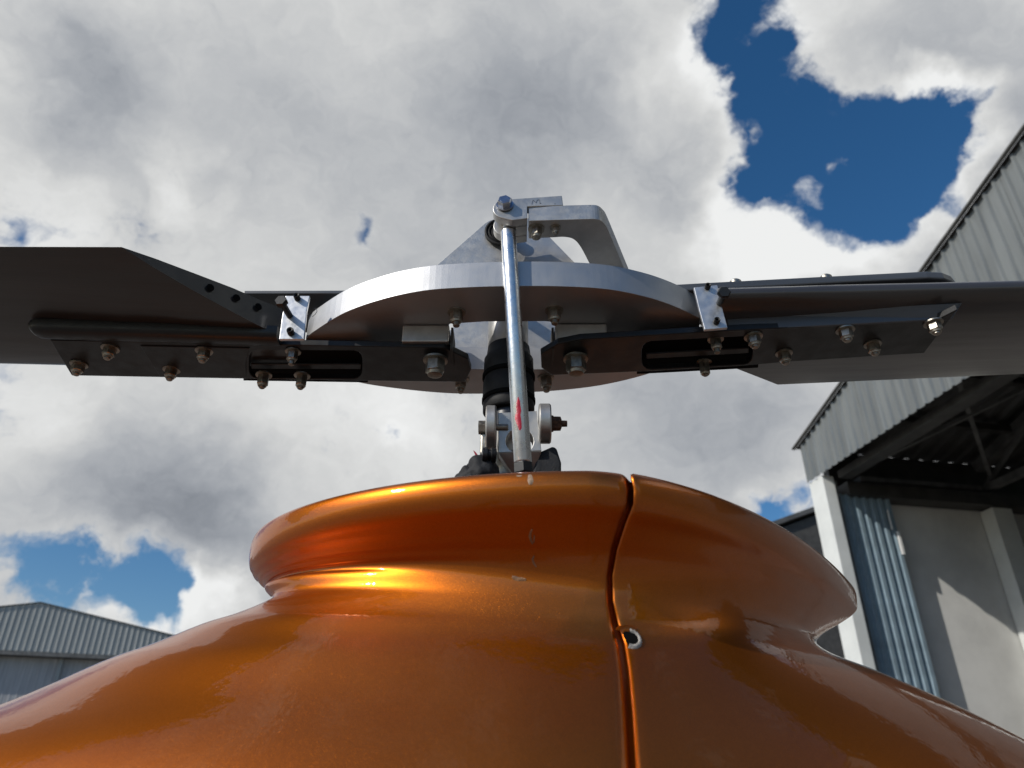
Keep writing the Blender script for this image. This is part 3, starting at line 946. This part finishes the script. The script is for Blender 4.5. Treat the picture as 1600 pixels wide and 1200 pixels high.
# --- mast and swashplate
MX = ony(794, 560, MY).x
mast = build('rotor_mast', lathe(Vector((MX, MY, .02)), (0, 0, 1), [(0, .0175), (.30, .0175), (.305, .0205), (.42, .0205), (.46, .018)], 40), M_ALU2, heli, auto=40)
zt = .392; zb_ = .3185
prof = [(0, .0235), (.0015, .0250), (.010, .0252), (.012, .0243), (.016, .0243), (.018, .0256), (.034, .0252), (.036, .0240), (.040, .0242), (.042, .0250), (.060, .0246), (.064, .0222), (.074, .0212)]
build('rubber_boot', lathe(Vector((MX + .0006, MY, zb_)), (0, 0, 1), prof, 48), M_RUBBER, mast, auto=50)
build('boot_mouth_shade', lathe(Vector((MX + .0006, MY, zb_ - .0008)), (0, 0, 1), [(0, .0222), (.0005, .0228)], 40), M_MATT, mast)  # black disc painted for the shade inside the hollow boot
for z in (.330, .3565):
    build('clamp_band', lathe(Vector((MX + .0006, MY, z)), (0, 0, 1), [(0, .0256), (.0005, .0262), (.004, .0262), (.0045, .0256)], 48), M_MATT, mast, auto=50)
build('mast_sleeve', lathe(Vector((MX + .002, MY, .295)), (0, 0, 1), [(0, .0190), (.028, .0190)], 40), M_SLEEVE, mast, auto=40)
YK = .600                                          # front face of the yoke
yk_top = [(778, 645), (839, 642), (846, 704), (779, 707)]
yk = [ony(x, y, YK) for (x, y) in yk_top]
holec = ony(812, 689, YK); hole = [holec + Vector((cos(2 * pi * k / 24) * .0125, 0, sin(2 * pi * k / 24) * .0125)) for k in range(24)]
yoke = build('swashplate_yoke', prism(yk, (0, .018, 0), [[Vector((h_.x, YK, h_.z)) for h_ in hole]]), M_ALU2, mast, bevel=.0006)
low = [ony(846, 704.5, YK), ony(779, 707.5, YK)]
A1 = ony(832, 745, YK + .016); B1 = ony(803, 745, YK + .016)
build('yoke_foot', prism([low[1], low[0], Vector((A1.x, YK + .014, A1.z)), Vector((B1.x, YK + .014, B1.z))], (0, .012, 0)), M_ALU2, mast, bevel=.0005)
def disc(px, py, Y, r, x0, x1, m, name, prof=None):
    q = ony(px, py, Y)
    xa = ony(x0, py, Y).x; xb = ony(x1, py, Y).x; t = xb - xa
    return build(name, lathe(Vector((xa, Y, q.z)), (1, 0, 0), prof or [(0, r * .94), (.0012, r), (t - .0012, r), (t, r * .94)], 44), m, mast, auto=35)
disc(767, 668, .600, .0200, 759.5, 775.5, M_ALU2, 'drive_disc')
disc(851, 662, .600, .0182, 842, 860.5, M_ALU2, 'drive_disc')
q = ony(756, 696, .605)
build('drive_lug', box(q + Vector((0, .006, 0)), .0066, .022, .021), M_STEEL, mast, bevel=.002)
q = ony(759, 668, .600); bm = lathe(q, (-1, 0, 0), [(0, .0062), (.0065, .0062)], 6); lathe(q, (-1, 0, 0), [(-.02, .003), (.001, .003)], 12, bm); build('drive_bolt', bm, M_STEEL, mast, auto=30)
q = ony(861, 662, .600); bm = lathe(q, (1, 0, 0), [(0, .0075), (.002, .0075), (.0022, .0066), (.0085, .0064), (.0095, .004)], 6); lathe(q, (1, 0, 0), [(.009, .0030), (.0145, .0028)], 16, bm); build('drive_nut', bm, M_RUST, mast, auto=30)


def lump(c, rx, ry, rz, m, name, parent, seed=0, amp=.25):
    bm = bmesh.new(); bmesh.ops.create_icosphere(bm, subdivisions=4, radius=1)
    for v in bm.verts:
        k = 1 + amp * pnoise(v.co * 1.6 + Vector((seed, 0, 0))) + amp * .3 * pnoise(v.co * 5 + Vector((seed, 3, 0)))
        v.co = Vector((v.co.x * rx, v.co.y * ry, v.co.z * rz)) * k + Vector(c)
    return build(name, bm, m, parent, smooth=True)


q = ony(752, 742, .60); lump(q, .017, .020, .0145, M_CLOTH, 'linkage_boot', mast, 3)
q = ony(734, 748, .60); lump(q, .011, .015, .011, M_CLOTH, 'linkage_boot', mast, 5)
pts = [ony(x, y, .605) for (x, y) in ((829, 748), (842, 706), (864, 696.5), (870, 700), (877, 722), (877, 748))]
build('rubber_flap', prism(pts, (0, .03, 0)), M_CLOTH, mast, bevel=.003, seg=3)
build('washer_stack', lathe(ony(764, 711, .585), (1, .15, 0), [(-.006, .0062), (-.002, .0066), (-.001, .0050), (.001, .0050), (.002, .0066), (.006, .0062)], 28), M_BLACK, mast, auto=35)
pts = [(739.5, 703.5), (743, 706), (751, 716.5), (752.5, 722), (747.5, 723.5), (744, 714)]
build('red_ribbon', prism([ony(x, y, .588) for (x, y) in pts], (0, .0012, 0)), mat('faded_red_cloth', (.34, .03, .05), .7, var=.3, vscale=200), mast)

# --- rotor blades
CONE = .037


def cone_n(side): return Vector((-CONE * side, 0, 1)).normalized()


def pl(side, z): return (Vector((0, .635, z)), cone_n(side))


def on(px, py, side, z): return onpl(px, py, *pl(side, z))


def half_t(x, t): return 5 * t * (.2969 * sqrt(max(x, 0)) - .126 * x - .3516 * x * x + .2843 * x ** 3 - .1036 * x ** 4)


def blade_mesh(stations, t):
    """stations: (leading edge, near-bottom cut, near-top cut, chord fraction left at the cut); sections closed by a cut face"""
    bm = bmesh.new(); rows = []; M = 22
    for (LE, TE, frac, tt) in stations:
        ch = (TE - LE) / frac; c = ch.length; up = Vector((0, 0, 1)); row = []
        xs = [frac * (1 - cos(pi * k / M)) / 2 if frac > .95 else frac * (1 - cos(pi / 2 * k / M)) for k in range(M + 1)]
        for x in reversed(xs): row.append(LE + ch * x - up * half_t(x, t) * c * .72 * tt)          # bottom, trailing to leading
        for x in xs[1:]: row.append(LE + ch * x + up * half_t(x, t) * c * 1.15 * tt)
        rows.append([bm.verts.new(p) for p in row])
    for i in range(len(rows) - 1):
        n = len(rows[i])
        for k in range(n): bm.faces.new((rows[i][k], rows[i][(k + 1) % n], rows[i + 1][(k + 1) % n], rows[i + 1][k]))
    bm.faces.new(rows[0][::-1]); bm.faces.new(rows[-1])
    return bm


def extend(p0, p1, x):
    """carry the straight edge through p0, p1 on to the given x"""
    t = (x - p0.x) / (p1.x - p0.x); return p0 + (p1 - p0) * t


ZBL = .3925
# left blade: trailing edge towards the camera, root corner cut off slantwise
teA = on(190, 386, -1, ZBL); teB = on(0, 385.5, -1, ZBL); leA = on(190, 571, -1, ZBL); leB = on(0, 566.5, -1, ZBL)
st = []
for x in (-2.7, -1.6, -1.0, teB.x): st.append((extend(leA, leB, x), extend(teA, teB, x), 1.0, 1))
st.append((leA, teA, 1.0, 1))
for (px, tey, lx, f) in ((240, 412, 240, .85), (300, 442, 300, .70), (360, 471, 360, .55), (405, 493, 405, .45), (438, 507, 438, .38)):
    TEp = on(px, tey, -1, ZBL); LEp = extend(leA, leB, TEp.x)
    st.append((LEp, TEp, f, 1.12))
bl = build('rotor_blade', blade_mesh(st, .125), M_BLADE, heli, auto=32)
bl['label'] = 'left rotor blade with slanted root and drilled closing rib'
# flat black discs painted for the shade of three lightening holes in the slanted closing face of the root
for (px, py) in ((329, 449), (370, 465), (404, 479)):
    d = ray(px, py)
    # closing face: between the lower and upper cut lines
    A = st[5][1]; B = st[9][1]; e = (B - A).normalized(); nn = e.cross(Vector((0, -.0, 1))).normalized()
    if nn.y > 0: nn = -nn
    sft = A + nn * .0008
    q = d * (sft.dot(nn) / d.dot(nn))
    build('lightening_hole_shade', lathe(q, nn, [(0, .0036), (.0003, .0034), (.0004, .0030)], 22), M_MATT, bl)


def strap(name, px, side, z, th, m, parent, holes=(), bev=.0008):
    o = [on(x, y, side, z) for (x, y) in px]; h = [[on(x, y, side, z) for (x, y) in hh] for hh in holes]
    return build(name, prism(o, cone_n(side) * th, h), m, parent, bevel=bev)


def rrect(x0, y0, x1, y1, r, sl=0.):
    out = []
    for (cx, cy, a0) in ((x1 - r, y0 + r, -90), (x1 - r, y1 - r, 0), (x0 + r, y1 - r, 90), (x0 + r, y0 + r, 180)):
        for k in range(4):
            t = radians(a0 + 30 * k); x = cx + r * cos(t); out.append((x, cy + r * sin(t) + sl * (x - x0)))
    return out


slotL = rrect(389, 547, 566, 591, 13, .006)
ls = strap('lower_strap', [(78, 532), (300, 536), (500, 540), (694, 543), (731, 561), (736, 578), (727, 597), (560, 595), (300, 590.5), (112, 587)], -1, SZ, STH, M_BLACK, bl, [slotL])
strap('doubler_plate', [(219, 541), (390, 544.5), (384, 566), (384, 590.5), (250, 588.5)], -1, SZ - .0012, .0012, M_BLACK, bl)
strap('slot_shade', [(380, 540), (575, 543), (575, 598), (380, 595)], -1, SZ + STH + .004, .002, M_MATT, bl)  # black sheet added for the shade seen through the slot
strap('slot_rib', [(392, 569), (564, 569.5), (564, 577), (392, 576.5)], -1, SZ + .003, .002, M_BLACK, bl)
strap('upper_strap', [(380, 459), (560, 458.5), (700, 460), (700, 520), (380, 520)], -1, .434, .004, M_EDGE, bl)
# rounded stiffener along the strap's near side
q0 = on(50, 512, -1, .3800); q1 = on(438, 524, -1, .3815)
ax = q1 - q0
bm = bmesh.new(); rows = []
prof2 = [(-.5, -.0035), (-.42, -.0075), (-.2, -.0095), (.1, -.0095), (.35, -.008), (.5, -.004), (.5, .004), (-.5, .004)]
for (f, s) in ((0, .25), (.012, .7), (.03, .95), (.06, 1), (.5, 1), (1, 1)):
    c = q0 + ax * f; rows.append([bm.verts.new(c + Vector((0, u * .022 * (.5 + .5 * s), v * s))) for (u, v) in prof2])
for i in range(len(rows) - 1):
    for k in range(8): bm.faces.new((rows[i][k], rows[i][(k + 1) % 8], rows[i + 1][(k + 1) % 8], rows[i + 1][k]))
bm.faces.new(rows[0][::-1]); bm.faces.new(rows[-1])
build('stiffener', bm, M_BLACK, bl, auto=50)
for (x, y) in ((122, 574), (171, 549), (267, 582), (318, 553)): bolt(bl, x, y, SZ + CONE * abs(onz(x, y, SZ).x), .0063, .0075, .0045)
bolt(bl, 457, 555, SZ + .0075, .0055, .0085, .006)
for (x, y) in ((411, 593), (471, 594)): bolt(bl, x, y, SZ + .006, .0060, .011, .004)
bolt(bl, 680, 571, SZ, .0098, .013, .003, M_STEEL, 'root_bolt', 1.25)

# right blade: leading edge towards the camera
leA = on(1140, 457, 1, .3975); leB = on(1600, 446, 1, .3975); teA = on(1215, 601, 1, .3975); teB = on(1600, 584, 1, .3975)
st = []
LE0 = leA
for (px, py, f) in ((1092, 543, .60), (1162, 574, .80)):
    T = on(px, py, 1, .3975); st.append((extend(leA, leB, T.x), T, f, 1.0))
st.append((extend(leA, leB, teA.x), teA, 1.0, 1))
for x in (teB.x, .9, 1.5, 2.7): st.append((extend(leA, leB, x), extend(teA, teB, x), 1.0, 1))
brd = build('rotor_blade', blade_mesh(st, .20), M_BLADE2, heli, auto=32)
brd['label'] = 'right rotor blade with its rounded leading edge towards the camera'
slotR = rrect(1003, 534, 1176, 578, 14, -.052)
rs = strap('lower_strap', [(872, 537), (907, 530), (1148, 516), (1300, 509), (1462, 501), (1496, 484), (1444, 552), (1240, 565), (1150, 572.5), (1020, 580), (862, 586.5), (846, 575), (845, 553)], 1, SZ, STH, M_BLACK, brd, [slotR])
strap('slot_shade', [(995, 524), (1185, 515), (1185, 575), (995, 585)], 1, SZ + STH + .003, .002, M_MATT, brd)  # black backing for the shade in the right slot
strap('slot_rib', [(1010, 553), (1170, 544), (1170, 552), (1010, 561)], 1, SZ + .003, .002, M_BLACK, brd)
# bent flange standing along the strap's near edge
f0 = on(1138, 517, 1, SZ); f1 = on(1503, 487, 1, SZ + .004); f1b = on(1488, 499, 1, SZ)
flz = .0145
bm = prism([f0, f1b, f1 + Vector((.0, .0, .006)), f1 + Vector((.004, 0, flz - .004)), f0 + Vector((0, 0, flz * 1.3))], (0, .0025, 0))
build('strap_flange', bm, M_EDGE, brd, bevel=.0012)
strap('upper_strap', [(1040, 456), (1110, 452), (1300, 442), (1450, 434.5), (1476, 436), (1489, 441), (1496, 449), (1500, 480), (1040, 512)], 1, .4205, .0085, M_EDGE, brd, bev=.0015)
for (x, y) in ((1226, 557), (1365, 543)): bolt(brd, x, y, SZ + CONE * abs(onz(x, y, SZ).x), .0060, .008, .004)
for (x, y) in ((1322, 521), (1460, 510), (1178, 531)): bolt(brd, x, y, SZ + CONE * abs(onz(x, y, SZ).x), .0063, .008, .004)
bolt(brd, 1119, 536, SZ + .012, .0056, .009, .006)
bolt(brd, 1101, 574, SZ + .012, .0056, .012, .003)
bolt(brd, 900, 569, SZ, .0098, .013, .003, M_STEEL, 'root_bolt', 1.25)
for (x, y) in ((1153, 437.5), (1296, 430)):
    q = on(x, y + 1, 1, .430); bm = lathe(q + Vector((0, .008, 0)), (0, 0, 1), [(0, .006), (.004, .006), (.006, .004)], 16); build('bolt_head', bm, M_STEEL, brd, auto=35)
for (x, y) in ((461, 457.5),):
    q = on(x, y, -1, .440); bm = lathe(q + Vector((0, .008, 0)), (0, 0, 1), [(0, .006), (.0035, .006), (.005, .004)], 16); build('bolt_head', bm, M_STEEL, bl, auto=35)
